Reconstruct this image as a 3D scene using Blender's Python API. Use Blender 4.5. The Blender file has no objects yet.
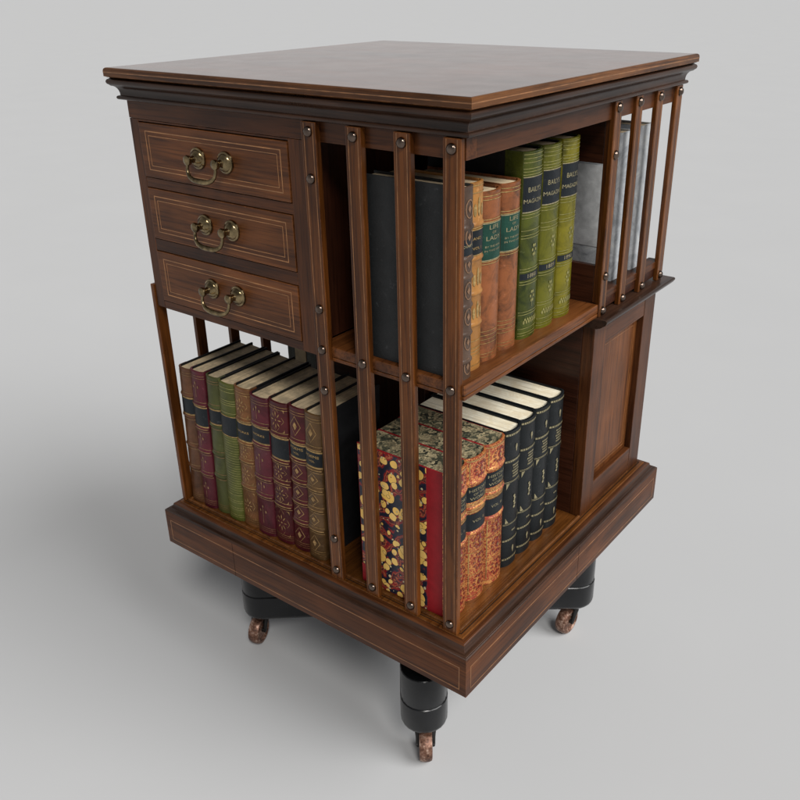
import bpy, bmesh, math, random
from mathutils import Vector, Matrix
random.seed(7)
S = bpy.context.scene
COL = S.collection

# ------------------------------------------------------------------ camera
cam_d = bpy.data.cameras.new('camera')
cam = bpy.data.objects.new('camera', cam_d)
COL.objects.link(cam)
yaw, pit, rol = 0.64625, -0.45371, -0.0111
fw = Vector((-math.sin(yaw)*math.cos(pit), math.cos(yaw)*math.cos(pit), math.sin(pit)))
rt = Vector((math.cos(yaw), math.sin(yaw), 0))
up = rt.cross(fw)
r2 = rt*math.cos(rol) + up*math.sin(rol)
u2 = -rt*math.sin(rol) + up*math.cos(rol)
cam.matrix_world = Matrix(((r2.x, u2.x, -fw.x, 0.66738), (r2.y, u2.y, -fw.y, -0.87365),
                           (r2.z, u2.z, -fw.z, 0.94297), (0, 0, 0, 1)))
cam_d.sensor_width = 36
cam_d.lens = 874.24/800*36
cam_d.shift_x = -23.34/800
cam_d.clip_start = 0.05
cam_d.clip_end = 1000
S.camera = cam

# ------------------------------------------------------------------ light
W = bpy.data.worlds.new('World')
S.world = W
W.use_nodes = True
bg = W.node_tree.nodes['Background']
wt = W.node_tree
w_tc = wt.nodes.new('ShaderNodeTexCoord'); w_sp = wt.nodes.new('ShaderNodeSeparateXYZ'); w_rp = wt.nodes.new('ShaderNodeValToRGB')
wt.links.new(w_tc.outputs['Generated'], w_sp.inputs[0]); wt.links.new(w_sp.outputs[2], w_rp.inputs[0])
w_rp.color_ramp.elements[0].position = 0.0; w_rp.color_ramp.elements[0].color = (0.58, 0.58, 0.585, 1)
w_rp.color_ramp.elements[1].position = 0.75; w_rp.color_ramp.elements[1].color = (0.18, 0.18, 0.183, 1)
_e = w_rp.color_ramp.elements.new(0.22); _e.color = (0.40, 0.40, 0.404, 1)
wt.links.new(w_rp.outputs[0], bg.inputs[0])
bg.inputs[1].default_value = 1.0

def lamp(name, kind, energy, direction, **k):
    d = bpy.data.lights.new(name, kind)
    d.energy = energy
    o = bpy.data.objects.new(name, d)
    COL.objects.link(o)
    o.rotation_euler = Vector(direction).to_track_quat('-Z', 'Y').to_euler()
    for a, v in k.items():
        if a == 'location': o.location = v
        else: setattr(d, a, v)
    return o
back = Vector((fw.x, fw.y, 0)).normalized()
to_key = rt*0.85 + Vector((0, 0, 0.80)) - back*0.45
lamp('key_light', 'SUN', 3.1, -to_key, angle=math.radians(40), color=(1.0, 0.995, 0.985))
lamp('front_light', 'SUN', 1.75, -Vector((0.72, -0.60, 1.0)), angle=math.radians(15), color=(1.0, 0.975, 0.94))

S.view_settings.view_transform = 'Standard'
S.view_settings.look = 'None'
S.view_settings.exposure = 0
S.view_settings.gamma = 1
S.render.engine = 'CYCLES'
S.cycles.max_bounces = 8

# ------------------------------------------------------------------ materials
def new_mat(name):
    m = bpy.data.materials.new(name)
    m.use_nodes = True
    nt = m.node_tree
    return m, nt, nt.nodes['Principled BSDF']

def nd(nt, t, **k):
    n = nt.nodes.new(t)
    for a, v in k.items():
        if a.startswith('i_'):
            n.inputs[int(a[2:])].default_value = v
        else:
            setattr(n, a, v)
    return n

def ramp(nt, fac, stops):
    r = nt.nodes.new('ShaderNodeValToRGB')
    e = r.color_ramp.elements
    while len(e) < len(stops): e.new(0.5)
    for el, (p, c) in zip(e, stops):
        el.position = p
        el.color = (*c, 1) if len(c) == 3 else c
    nt.links.new(fac, r.inputs[0])
    return r.outputs[0]

def coords(nt, scale=(1, 1, 1), rand=True):
    tc = nd(nt, 'ShaderNodeTexCoord')
    mp = nd(nt, 'ShaderNodeMapping')
    mp.inputs['Scale'].default_value = scale
    src = tc.outputs['Object']
    if rand:
        oi = nd(nt, 'ShaderNodeObjectInfo')
        mul = nd(nt, 'ShaderNodeVectorMath', operation='SCALE')
        mul.inputs[0].default_value = (3.1, 5.7, 4.3)
        nt.links.new(oi.outputs['Random'], mul.inputs['Scale'])
        add = nd(nt, 'ShaderNodeVectorMath', operation='ADD')
        nt.links.new(src, add.inputs[0]); nt.links.new(mul.outputs[0], add.inputs[1])
        src = add.outputs[0]
    nt.links.new(src, mp.inputs[0])
    return mp.outputs[0]

def noise(nt, vec, scale, detail=4, rough=0.55, dist=0.0):
    n = nd(nt, 'ShaderNodeTexNoise')
    n.inputs['Scale'].default_value = scale
    n.inputs['Detail'].default_value = detail
    n.inputs['Roughness'].default_value = rough
    n.inputs['Distortion'].default_value = dist
    nt.links.new(vec, n.inputs['Vector'])
    return n.outputs['Fac']

def mix(nt, a, b, fac, mode='MIX'):
    m = nd(nt, 'ShaderNodeMix', data_type='RGBA', blend_type=mode)
    for sock, v in ((m.inputs[6], a), (m.inputs[7], b), (m.inputs[0], fac)):
        if isinstance(v, (int, float)): sock.default_value = v
        elif isinstance(v, tuple): sock.default_value = (*v, 1)
        else: nt.links.new(v, sock)
    return m.outputs[2]

def math_n(nt, op, a, b=None):
    m = nd(nt, 'ShaderNodeMath', operation=op)
    for s, v in zip(m.inputs, (a, b)):
        if v is None: continue
        if isinstance(v, (int, float)): s.default_value = v
        else: nt.links.new(v, s)
    return m.outputs[0]

def bump(nt, bsdf, h, strength=0.2, dist=0.001):
    b = nd(nt, 'ShaderNodeBump')
    b.inputs['Strength'].default_value = strength
    b.inputs['Distance'].default_value = dist
    nt.links.new(h, b.inputs['Height'])
    nt.links.new(b.outputs[0], bsdf.inputs['Normal'])

WOODS = {}
def wood(kind, axis):
    key = (kind, axis)
    if key in WOODS: return WOODS[key]
    dark, light, rough, coat = {
        'case':   ((0.023, 0.0070, 0.0026), (0.115, 0.0385, 0.0110), 0.34, 0.05),
        'drawer': ((0.048, 0.0150, 0.0046), (0.185, 0.0645, 0.0175), 0.34, 0.05),
        'slat':   ((0.028, 0.0080, 0.0021), (0.172, 0.0565, 0.0108), 0.28, 0.06),
        'ebonised': ((0.012, 0.007, 0.005), (0.066, 0.031, 0.018), 0.28, 0.12),
        'edge':   ((0.036, 0.0126, 0.0040), (0.175, 0.0670, 0.0175), 0.32, 0.10),
        'tabletop': ((0.045, 0.0145, 0.0055), (0.200, 0.072, 0.0270), 0.20, 0.9),
        'deck':   ((0.036, 0.0115, 0.0028), (0.170, 0.0620, 0.0130), 0.25, 0.25),
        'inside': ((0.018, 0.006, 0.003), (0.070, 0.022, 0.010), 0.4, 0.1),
    }[kind]
    m, nt, b = new_mat('mahogany_%s_%s' % (kind, axis))
    along, across = 1.6, 22.0
    sc = {'x': (along, across, across), 'y': (across, along, across), 'z': (across, across, along)}[axis]
    v = coords(nt, sc)
    n1 = noise(nt, v, 1.6, 6, 0.62, 1.1)
    base = ramp(nt, n1, [(0.28, dark), (0.5, tuple((a+c)/2 for a, c in zip(dark, light))), (0.74, light)])
    sc2 = tuple(s*k for s, k in zip(sc, ((4, 9, 9) if axis == 'x' else (9, 4, 9) if axis == 'y' else (9, 9, 4))))
    v2 = coords(nt, sc2)
    pores = noise(nt, v2, 2.2, 3, 0.6)
    pr = ramp(nt, pores, [(0.36, (0.42, 0.38, 0.34)), (0.52, (1, 1, 1))])
    c = mix(nt, base, pr, 0.75, 'MULTIPLY')
    v3 = coords(nt, (1, 1, 1))
    big = noise(nt, v3, 9.0, 3, 0.5, 0.3)
    bg_ = ramp(nt, big, [(0.3, (0.62, 0.60, 0.58)), (0.7, (1.12, 1.08, 1.05))])
    c = mix(nt, c, bg_, 1.0, 'MULTIPLY')
    # rubbed arrises: polish worn along sharp edges, plus a painted edge glint
    bv = nd(nt, 'ShaderNodeBevel', samples=4); bv.inputs['Radius'].default_value = 0.0016
    ge = nd(nt, 'ShaderNodeNewGeometry')
    dp = nd(nt, 'ShaderNodeVectorMath', operation='DOT_PRODUCT')
    nt.links.new(bv.outputs[0], dp.inputs[0]); nt.links.new(ge.outputs['Normal'], dp.inputs[1])
    edge = ramp(nt, dp.outputs['Value'], [(0.80, (1, 1, 1)), (0.985, (0, 0, 0))])
    wear_glint = ramp(nt, noise(nt, v3, 75, 4, 0.65), [(0.42, (0, 0, 0)), (0.62, (0.75, 0.75, 0.75))])
    c = mix(nt, c, tuple(min(1, x*1.7+0.012) for x in light), math_n(nt, 'MULTIPLY', edge, wear_glint))
    nt.links.new(c, b.inputs['Base Color'])
    rr = nd(nt, 'ShaderNodeMapRange')
    rr.inputs[3].default_value = rough - 0.07; rr.inputs[4].default_value = rough + 0.12
    nt.links.new(noise(nt, v3, 30, 4), rr.inputs[0])
    nt.links.new(rr.outputs[0], b.inputs['Roughness'])
    b.inputs['Coat Weight'].default_value = coat
    b.inputs['Coat Roughness'].default_value = 0.13
    if kind == 'tabletop': b.inputs['Coat Tint'].default_value = (1.0, 0.93, 0.88, 1)
    b.inputs['Specular IOR Level'].default_value = 0.5 if kind == 'tabletop' else 0.20
    bump(nt, b, pores, 0.12, 0.0006)
    WOODS[key] = m
    return m

def plain(name, c, rough=0.5, metal=0.0, var=0.25, scale=60, bumps=0.1, coat=0.0, spec=0.5):
    m, nt, b = new_mat(name)
    v = coords(nt)
    n = noise(nt, v, scale, 5, 0.6, 0.3)
    lo = tuple(x*(1-var) for x in c); hi = tuple(min(1, x*(1+var)) for x in c)
    nt.links.new(ramp(nt, n, [(0.3, lo), (0.7, hi)]), b.inputs['Base Color'])
    b.inputs['Metallic'].default_value = metal
    rr = nd(nt, 'ShaderNodeMapRange')
    rr.inputs[3].default_value = max(0.05, rough-0.1); rr.inputs[4].default_value = rough+0.1
    nt.links.new(noise(nt, v, scale*2, 3), rr.inputs[0])
    nt.links.new(rr.outputs[0], b.inputs['Roughness'])
    b.inputs['Coat Weight'].default_value = coat
    b.inputs['Specular IOR Level'].default_value = spec
    if bumps: bump(nt, b, noise(nt, v, scale*6, 3), bumps, 0.0006)
    return m

def leather(name, c, c2=None, rough=0.30, mott=26, bumps=0.25):
    c2 = c2 or tuple(x*0.45 for x in c)
    m, nt, b = new_mat(name)
    v = coords(nt)
    n = noise(nt, v, mott, 6, 0.65, 0.8)
    col = ramp(nt, n, [(0.3, c2), (0.56, c), (0.8, tuple(min(1, x*1.25) for x in c))])
    scuff = noise(nt, v, 140, 4, 0.7)
    col = mix(nt, col, tuple(min(1, x*1.5+0.03) for x in c), ramp(nt, scuff, [(0.62, (0, 0, 0)), (0.74, (0.7, 0.7, 0.7))]))
    nt.links.new(col, b.inputs['Base Color'])
    rr = nd(nt, 'ShaderNodeMapRange')
    rr.inputs[3].default_value = rough-0.08; rr.inputs[4].default_value = rough+0.14
    nt.links.new(noise(nt, v, 55, 3), rr.inputs[0])
    nt.links.new(rr.outputs[0], b.inputs['Roughness'])
    b.inputs['Specular IOR Level'].default_value = 0.24
    vo = nd(nt, 'ShaderNodeTexVoronoi'); vo.inputs['Scale'].default_value = 700
    nt.links.new(v, vo.inputs['Vector'])
    bump(nt, b, vo.outputs['Distance'], bumps, 0.0004)
    return m

M = {}
M['inlay'] = plain('boxwood_inlay', (0.30, 0.135, 0.046), 0.4, var=0.45, scale=40, bumps=0)
M['inlay_dim'] = plain('darkened_boxwood_inlay', (0.20, 0.085, 0.028), 0.4, var=0.5, scale=60, bumps=0)
M['gap'] = plain('joint_shadow_gap', (0.012, 0.007, 0.005), 0.8, bumps=0, spec=0.1)
M['stud'] = plain('antique_bronze_stud', (0.130, 0.097, 0.078), 0.2, 1.0, var=0.35, scale=150, bumps=0)
M['brass'] = plain('aged_brass', (0.20, 0.150, 0.080), 0.20, 1.0, var=0.7, scale=110, bumps=0.05)
M['black'] = plain('black_painted_wood', (0.0075, 0.0078, 0.0085), 0.24, var=0.5, scale=22, bumps=0.10, coat=0.05, spec=0.3)
M['iron'] = plain('dark_iron', (0.02, 0.019, 0.018), 0.4, 0.6, bumps=0.1)
M['gilt'] = plain('gilt_tooling', (0.50, 0.33, 0.13), 0.36, 0.85, var=0.45, scale=260, bumps=0)
M['giltpale'] = plain('pale_gilt_tooling', (0.30, 0.26, 0.15), 0.42, 0.5, var=0.4, scale=260, bumps=0)
M['blind'] = plain('dull_tooled_leather', (0.20, 0.11, 0.06), 0.4, 0.3, var=0.4, scale=200, bumps=0)
M['label_black'] = leather('black_title_leather', (0.008, 0.011, 0.014), (0.004, 0.006, 0.008), 0.38)
M['label_green'] = leather('dark_green_title_leather', (0.008, 0.045, 0.030), (0.005, 0.024, 0.017), 0.42)
M['cream'] = None

def worn_tyre():
    m, nt, b = new_mat('worn_copper_wheel')
    v = coords(nt)
    n = noise(nt, v, 160, 6, 0.7)
    nt.links.new(ramp(nt, n, [(0.35, (0.045, 0.018, 0.010)), (0.52, (0.17, 0.082, 0.052)), (0.68, (0.46, 0.33, 0.26))]), b.inputs['Base Color'])
    b.inputs['Metallic'].default_value = 0.5
    b.inputs['Roughness'].default_value = 0.42
    bump(nt, b, n, 0.4, 0.001)
    return m
M['wheel'] = worn_tyre()

def pages(name, c, mottled=None, streak=420):
    """page edges: fine lines parallel to the boards (local x is the thickness), optionally sprinkled / marbled"""
    m, nt, b = new_mat(name)
    v = coords(nt, (streak, 14, 14))
    n = noise(nt, v, 1.0, 3, 0.6)
    col = ramp(nt, n, [(0.3, tuple(x*0.62 for x in c)), (0.55, c)])
    v2 = coords(nt)
    if mottled:
        s = noise(nt, v2, 55, 5, 0.7, 0.5)
        col = mix(nt, col, mottled, ramp(nt, s, [(0.42, (0, 0, 0)), (0.6, (0.75, 0.75, 0.75))]))
    nt.links.new(col, b.inputs['Base Color'])
    b.inputs['Roughness'].default_value = 0.75
    bump(nt, b, n, 0.25, 0.0005)
    return m
M['pg_tan'] = pages('sprinkled_tan_page_edges', (0.64, 0.50, 0.31), (0.30, 0.245, 0.16))
M['pg_cream'] = pages('cream_page_edges', (0.84, 0.78, 0.61), (0.66, 0.56, 0.38))
M['pg_old'] = pages('aged_page_edges', (0.60, 0.47, 0.30))

def marble_edge():
    m, nt, b = new_mat('marbled_page_edges')
    v = coords(nt)
    vo = nd(nt, 'ShaderNodeTexVoronoi'); vo.inputs['Scale'].default_value = 175
    nz = nd(nt, 'ShaderNodeTexNoise'); nz.inputs['Scale'].default_value = 90
    nt.links.new(v, nz.inputs['Vector'])
    ad = nd(nt, 'ShaderNodeMix', data_type='VECTOR'); ad.inputs[0].default_value = 0.03
    nt.links.new(v, ad.inputs[4]); nt.links.new(nz.outputs['Color'], ad.inputs[5])
    nt.links.new(ad.outputs[1], vo.inputs['Vector'])
    sep = nd(nt, 'ShaderNodeSeparateColor'); nt.links.new(vo.outputs['Color'], sep.inputs[0])
    c = ramp(nt, sep.outputs[0], [(0.0, (0.018, 0.020, 0.016)), (0.32, (0.075, 0.078, 0.050)), (0.55, (0.22, 0.19, 0.115)),
                                  (0.8, (0.42, 0.35, 0.21)), (1.0, (0.13, 0.10, 0.06))])
    sp = noise(nt, v, 420, 3, 0.7)
    c = mix(nt, c, ramp(nt, sp, [(0.38, (0.35, 0.34, 0.30)), (0.55, (1.0, 1.0, 1.0)), (0.68, (1.5, 1.4, 1.2))]), 0.9, 'MULTIPLY')
    nt.links.new(c, b.inputs['Base Color'])
    b.inputs['Roughness'].default_value = 0.5
    return m
M['pg_marble'] = marble_edge()

def marble_paper():
    """navy ground, dark red veins, yellow stones"""
    m, nt, b = new_mat('spot_marbled_paper')
    v = coords(nt, rand=False)
    n0 = nd(nt, 'ShaderNodeTexNoise'); n0.inputs['Scale'].default_value = 28; n0.inputs['Detail'].default_value = 2
    nt.links.new(v, n0.inputs['Vector'])
    ad = nd(nt, 'ShaderNodeMix', data_type='VECTOR'); ad.inputs[0].default_value = 0.012
    nt.links.new(v, ad.inputs[4]); nt.links.new(n0.outputs['Color'], ad.inputs[5])
    w = ad.outputs[1]
    veins = nd(nt, 'ShaderNodeTexWave', wave_type='BANDS', bands_direction='DIAGONAL')
    veins.inputs['Scale'].default_value = 22; veins.inputs['Distortion'].default_value = 9
    veins.inputs['Detail'].default_value = 3; veins.inputs['Detail Scale'].default_value = 2.2
    nt.links.new(w, veins.inputs['Vector'])
    ground = ramp(nt, veins.outputs['Fac'], [(0.0, (0.012, 0.014, 0.028)), (0.44, (0.024, 0.026, 0.045)), (0.53, (0.22, 0.014, 0.018)),
                                            (0.8, (0.26, 0.020, 0.020)), (0.9, (0.50, 0.14, 0.06)), (1.0, (0.06, 0.012, 0.02))])
    col = ground
    for sc, r0, r1, yel in ((52, 0.42, 0.52, (0.90, 0.55, 0.13)), (80, 0.38, 0.52, (0.90, 0.58, 0.17)), (170, 0.10, 0.36, (0.66, 0.54, 0.32))):
        vo = nd(nt, 'ShaderNodeTexVoronoi'); vo.inputs['Scale'].default_value = sc; vo.inputs['Randomness'].default_value = 0.85
        nt.links.new(w, vo.inputs['Vector'])
        sep = nd(nt, 'ShaderNodeSeparateColor'); nt.links.new(vo.outputs['Color'], sep.inputs[0])
        rad = nd(nt, 'ShaderNodeMapRange'); rad.inputs[3].default_value = r0-0.2; rad.inputs[4].default_value = r1
        nt.links.new(sep.outputs[1], rad.inputs[0])
        d = math_n(nt, 'SUBTRACT', rad.outputs[0], vo.outputs['Distance'])
        rim = ramp(nt, d, [(0.0, (0, 0, 0)), (0.02, (1, 1, 1))])
        inn = ramp(nt, d, [(0.035, (0, 0, 0)), (0.055, (1, 1, 1))])
        col = mix(nt, col, (0.02, 0.012, 0.02), rim)
        col = mix(nt, col, yel, inn)
    nt.links.new(col, b.inputs['Base Color'])
    b.inputs['Roughness'].default_value = 0.38
    return m
M['marble'] = marble_paper()

def blue_marble():
    m, nt, b = new_mat('blue_grey_marbled_paper')
    v = coords(nt)
    n = noise(nt, v, 30, 7, 0.75, 1.4)
    c = ramp(nt, n, [(0.28, (0.20, 0.21, 0.225)), (0.45, (0.40, 0.42, 0.44)), (0.6, (0.55, 0.57, 0.58)), (0.72, (0.66, 0.63, 0.53))])
    nt.links.new(c, b.inputs['Base Color'])
    b.inputs['Roughness'].default_value = 0.55
    return m
M['bluemarble'] = blue_marble()

def gilt_red_spine():
    m, nt, b = new_mat('gilded_red_morocco')
    v = coords(nt)
    n0 = nd(nt, 'ShaderNodeTexNoise'); n0.inputs['Scale'].default_value = 110
    nt.links.new(v, n0.inputs['Vector'])
    ad = nd(nt, 'ShaderNodeMix', data_type='VECTOR'); ad.inputs[0].default_value = 0.008
    nt.links.new(v, ad.inputs[4]); nt.links.new(n0.outputs['Color'], ad.inputs[5])
    vo = nd(nt, 'ShaderNodeTexVoronoi'); vo.inputs['Scale'].default_value = 250
    nt.links.new(ad.outputs[1], vo.inputs['Vector'])
    f = ramp(nt, vo.outputs['Distance'], [(0.10, (0, 0, 0)), (0.17, (1, 1, 1)), (0.30, (1, 1, 1)), (0.38, (0, 0, 0)), (0.56, (0, 0, 0)), (0.64, (0.9, 0.9, 0.9))])
    f2 = noise(nt, v, 70, 3)
    f3 = math_n(nt, 'MULTIPLY', f, ramp(nt, f2, [(0.32, (0.2, 0.2, 0.2)), (0.5, (1, 1, 1))]))
    nt.links.new(mix(nt, (0.24, 0.034, 0.018), (0.70, 0.33, 0.10), f3), b.inputs['Base Color'])
    nt.links.new(math_n(nt, 'MULTIPLY', f3, 0.55), b.inputs['Metallic'])
    b.inputs['Roughness'].default_value = 0.36
    bump(nt, b, f3, 0.3, 0.0004)
    return m
M['giltred'] = gilt_red_spine()

M['red'] = plain('red_cloth', (0.27, 0.012, 0.017), 0.5, var=0.15, scale=90, spec=0.25)
M['crimson'] = plain('crimson_onlay', (0.15, 0.016, 0.014), 0.4, var=0.3, scale=150, bumps=0)
M['slate'] = leather('slate_black_cloth', (0.0175, 0.0187, 0.0193), (0.013, 0.014, 0.0145), 0.5, mott=40, bumps=0.5)
M['blackcloth'] = plain('black_board_cloth', (0.010, 0.010, 0.011), 0.55, spec=0.2, var=0.3, scale=90, bumps=0.2)
M['blackleather'] = leather('black_leather', (0.008, 0.010, 0.011), (0.004, 0.005, 0.006), 0.38)
M['brown'] = leather('brown_calf', (0.105, 0.044, 0.020))
M['burgundy'] = leather('burgundy_calf', (0.085, 0.013, 0.020))
M['oxblood'] = leather('oxblood_calf', (0.070, 0.010, 0.012))
M['olive'] = leather('olive_calf', (0.062, 0.066, 0.019))
M['green'] = leather('moss_green_calf', (0.080, 0.086, 0.016), (0.042, 0.048, 0.010))
M['tanbrown'] = leather('tan_brown_calf', (0.160, 0.066, 0.023))
M['umber'] = leather('umber_calf', (0.100, 0.053, 0.020))
M['dim'] = leather('dim_embossed_calf', (0.075, 0.046, 0.032))
M['tan'] = leather('golden_tan_calf', (0.300, 0.135, 0.034), (0.140, 0.054, 0.016))
M['rust'] = leather('mottled_rust_calf', (0.205, 0.068, 0.024), (0.056, 0.024, 0.012), mott=60)
M['lime1'] = leather('green_half_calf', (0.056, 0.066, 0.008), (0.006, 0.013, 0.004), mott=26, rough=0.22)
M['lime2'] = leather('yellow_green_half_calf', (0.094, 0.092, 0.007), (0.020, 0.028, 0.004), mott=26, rough=0.22)
M['lime3'] = leather('bright_olive_half_calf', (0.140, 0.120, 0.007), (0.042, 0.042, 0.004), mott=26, rough=0.22)
M['darkgreen'] = leather('dark_mottled_green_paper', (0.030, 0.034, 0.018))
M['paperlabel'] = plain('pale_grey_paper', (0.66, 0.67, 0.67), 0.6, var=0.25, scale=70)

# ------------------------------------------------------------------ mesh helpers
def finish(name, bm, mats, parent=None, smooth=False, angle=35):
    bmesh.ops.recalc_face_normals(bm, faces=bm.faces[:])
    me = bpy.data.meshes.new(name)
    bm.to_mesh(me); bm.free()
    if not isinstance(mats, (list, tuple)): mats = [mats]
    for m in mats: me.materials.append(m)
    o = bpy.data.objects.new(name, me)
    COL.objects.link(o)
    if parent is not None: o.parent = parent
    if smooth:
        me.polygons.foreach_set('use_smooth', [True]*len(me.polygons))
        me.set_sharp_from_angle(angle=math.radians(angle))
    return o

def box(bm, x0, x1, y0, y1, z0, z1, bev=0.0006, mi=0):
    t = bmesh.new()
    bmesh.ops.create_cube(t, size=1)
    for v in t.verts:
        v.co = Vector((x0+(v.co.x+.5)*(x1-x0), y0+(v.co.y+.5)*(y1-y0), z0+(v.co.z+.5)*(z1-z0)))
    if bev:
        bmesh.ops.bevel(t, geom=t.edges[:], offset=min(bev, abs(x1-x0)*.4, abs(y1-y0)*.4, abs(z1-z0)*.4), segments=2, profile=0.6, affect='EDGES')
    for f in t.faces: f.material_index = mi
    join(bm, t)

def join(bm, t):
    me = bpy.data.meshes.new('tmp')
    t.to_mesh(me); t.free()
    bm.from_mesh(me)
    bpy.data.meshes.remove(me)

def board(name, parent, m, *b, bev=0.0006):
    bm = bmesh.new()
    box(bm, *b, bev=bev)
    return finish(name, bm, m, parent)

def sweep(bm, prof):
    """closed profile [(half,z)] carried round a square with mitred corners"""
    rings = []
    for sx, sy in ((-1, -1), (1, -1), (1, 1), (-1, 1)):
        rings.append([bm.verts.new((sx*h, sy*h, z)) for h, z in prof])
    n = len(prof)
    for i in range(4):
        a, b = rings[i], rings[(i+1) % 4]
        for j in range(n):
            k = (j+1) % n
            bm.faces.new((a[j], b[j], b[k], a[k]))

def side_grain(o, pairs):
    """pairs {slot: slot for the sides running along y}"""
    for p in o.data.polygons:
        if abs(p.normal.z) < 0.98 and abs(p.normal.x) > abs(p.normal.y) and p.material_index in pairs:
            p.material_index = pairs[p.material_index]
        elif abs(p.normal.z) >= 0.98 and abs(p.center.x) > abs(p.center.y) and max(abs(p.center.x), abs(p.center.y)) > 0.2 and p.material_index in pairs:
            p.material_index = pairs[p.material_index]

def arc(cx, cz, r, a0, a1, n=6):
    return [(cx+r*math.cos(math.radians(a0+(a1-a0)*i/n)), cz+r*math.sin(math.radians(a0+(a1-a0)*i/n))) for i in range(n+1)]

def lathe(bm, prof, mat4, seg=20, mi=0):
    """profile [(r, h)] turned about local z, placed by mat4"""
    rings = []
    for r, h in prof:
        if r < 1e-6: rings.append([bm.verts.new(mat4 @ Vector((0, 0, h)))])
        else: rings.append([bm.verts.new(mat4 @ Vector((r*math.cos(2*math.pi*i/seg), r*math.sin(2*math.pi*i/seg), h))) for i in range(seg)])
    for a, b in zip(rings, rings[1:]):
        for i in range(seg):
            j = (i+1) % seg
            if len(a) == 1 and len(b) == 1: continue
            if len(a) == 1: f = bm.faces.new((a[0], b[i], b[j]))
            elif len(b) == 1: f = bm.faces.new((a[i], b[0], a[j]))
            else: f = bm.faces.new((a[i], b[i], b[j], a[j]))
            f.material_index = mi

def tube(bm, pts, rad, seg=10):
    pts = [Vector(p) for p in pts]
    rings = []
    for i, p in enumerate(pts):
        d = (pts[min(i+1, len(pts)-1)] - pts[max(i-1, 0)]).normalized()
        a = d.orthogonal().normalized() if abs(d.y) > 0.9 else Vector((0, 1, 0))
        a = (a - d*a.dot(d)).normalized(); b = d.cross(a)
        r = rad[i] if isinstance(rad, (list, tuple)) else rad
        rings.append([bm.verts.new(p + (a*math.cos(2*math.pi*k/seg) + b*math.sin(2*math.pi*k/seg))*r) for k in range(seg)])
    for a, b in zip(rings, rings[1:]):
        for k in range(seg):
            bm.faces.new((a[k], a[(k+1) % seg], b[(k+1) % seg], b[k]))
    bm.faces.new(rings[0][::-1]); bm.faces.new(rings[-1])

def empty(name, loc, rz, label, cat, group=None):
    o = bpy.data.objects.new(name, None)
    o.empty_display_size = 0.05
    COL.objects.link(o)
    o.location = loc; o.rotation_euler = (0, 0, rz)
    o['label'] = label; o['category'] = cat
    if group: o['group'] = group
    return o

# ------------------------------------------------------------------ floor
def floor_mat():
    m, nt, b = new_mat('seamless_grey_studio_floor')
    v = coords(nt, rand=False)
    nt.links.new(ramp(nt, noise(nt, v, 3, 3), [(0.2, (0.446, 0.450, 0.455)), (0.8, (0.458, 0.462, 0.467))]), b.inputs['Base Color'])
    b.inputs['Roughness'].default_value = 0.9
    b.inputs['Specular IOR Level'].default_value = 0.0
    return m
bm = bmesh.new()
R = 260
vs = [bm.verts.new((R*math.cos(2*math.pi*i/96), R*math.sin(2*math.pi*i/96), 0)) for i in range(96)]
bm.faces.new(vs)
fl = finish('floor', bm, floor_mat())
fl['kind'] = 'structure'

# ------------------------------------------------------------------ bookcase
CASE = empty('revolving_bookcase', (0, 0, 0), 0, 'square mahogany revolving bookcase with three brass-handled drawers, standing on casters', 'bookcase')
ZB, ZP, DECK, SH, FR, TOP = 0.2087, 0.2639, 0.2754, 0.583, 0.797, 0.8517
H = 0.2354            # half width of the carcass
SO = 0.2418           # outer face of the slats
INL = 0.0011          # width of an inlaid line

def inlay_lines(parent, face, half, rects, name='inlay', w=INL, mat=None):
    """thin light lines let into a face; rects are (a0,a1,z0,z1) frames, a along the face"""
    bm = bmesh.new()
    e = 0.00015
    def strip(a0, a1, z0, z1):
        if face == 'A': box(bm, a0, a1, -half-e, -half+0.001, z0, z1, bev=0)
        elif face == 'B': box(bm, half-0.001, half+e, a0, a1, z0, z1, bev=0)
        elif face == 'C': box(bm, a0, a1, half-0.001, half+e, z0, z1, bev=0)
        else: box(bm, -half-e, -half+0.001, a0, a1, z0, z1, bev=0)
    for a0, a1, z0, z1 in rects:
        if a1-a0 > w*1.5 and z1-z0 > w*1.5:
            strip(a0, a1, z1-w, z1); strip(a0, a1, z0, z0+w)
            strip(a0, a0+w, z0+w, z1-w); strip(a1-w, a1, z0+w, z1-w)
        else:
            strip(a0, a1, z0, z1)
    return finish(name, bm, mat or M['inlay'], parent)

# top slab
bm = bmesh.new()
prof = [(0.0, 0.8412), (0.2478, 0.8412), (0.2490, 0.8420), (0.2504, 0.8424), (0.2504, 0.8485), (0.2499, 0.8503), (0.2484, 0.8515), (0.2470, 0.8517), (0.0, 0.8517)]
rings = []
for sx, sy in ((-1, -1), (1, -1), (1, 1), (-1, 1)):
    rings.append([bm.verts.new((sx*h, sy*h, z)) for h, z in prof[1:-1]])
for i in range(4):
    a, b = rings[i], rings[(i+1) % 4]
    for j in range(len(a)-1):
        bm.faces.new((a[j], b[j], b[j+1], a[j+1])).material_index = 1
bm.faces.new([r[0] for r in rings]); bm.faces.new([r[-1] for r in rings])
slab = finish('top_board', bm, [wood('tabletop', 'x'), wood('edge', 'x'), wood('edge', 'y')], CASE)
side_grain(slab, {1: 2})
bm = bmesh.new()
sweep(bm, [(0.2496, 0.8464), (0.25055, 0.8464), (0.25055, 0.8474), (0.2496, 0.8474)])
finish('inlay', bm, M['inlay_dim'], slab)
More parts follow.
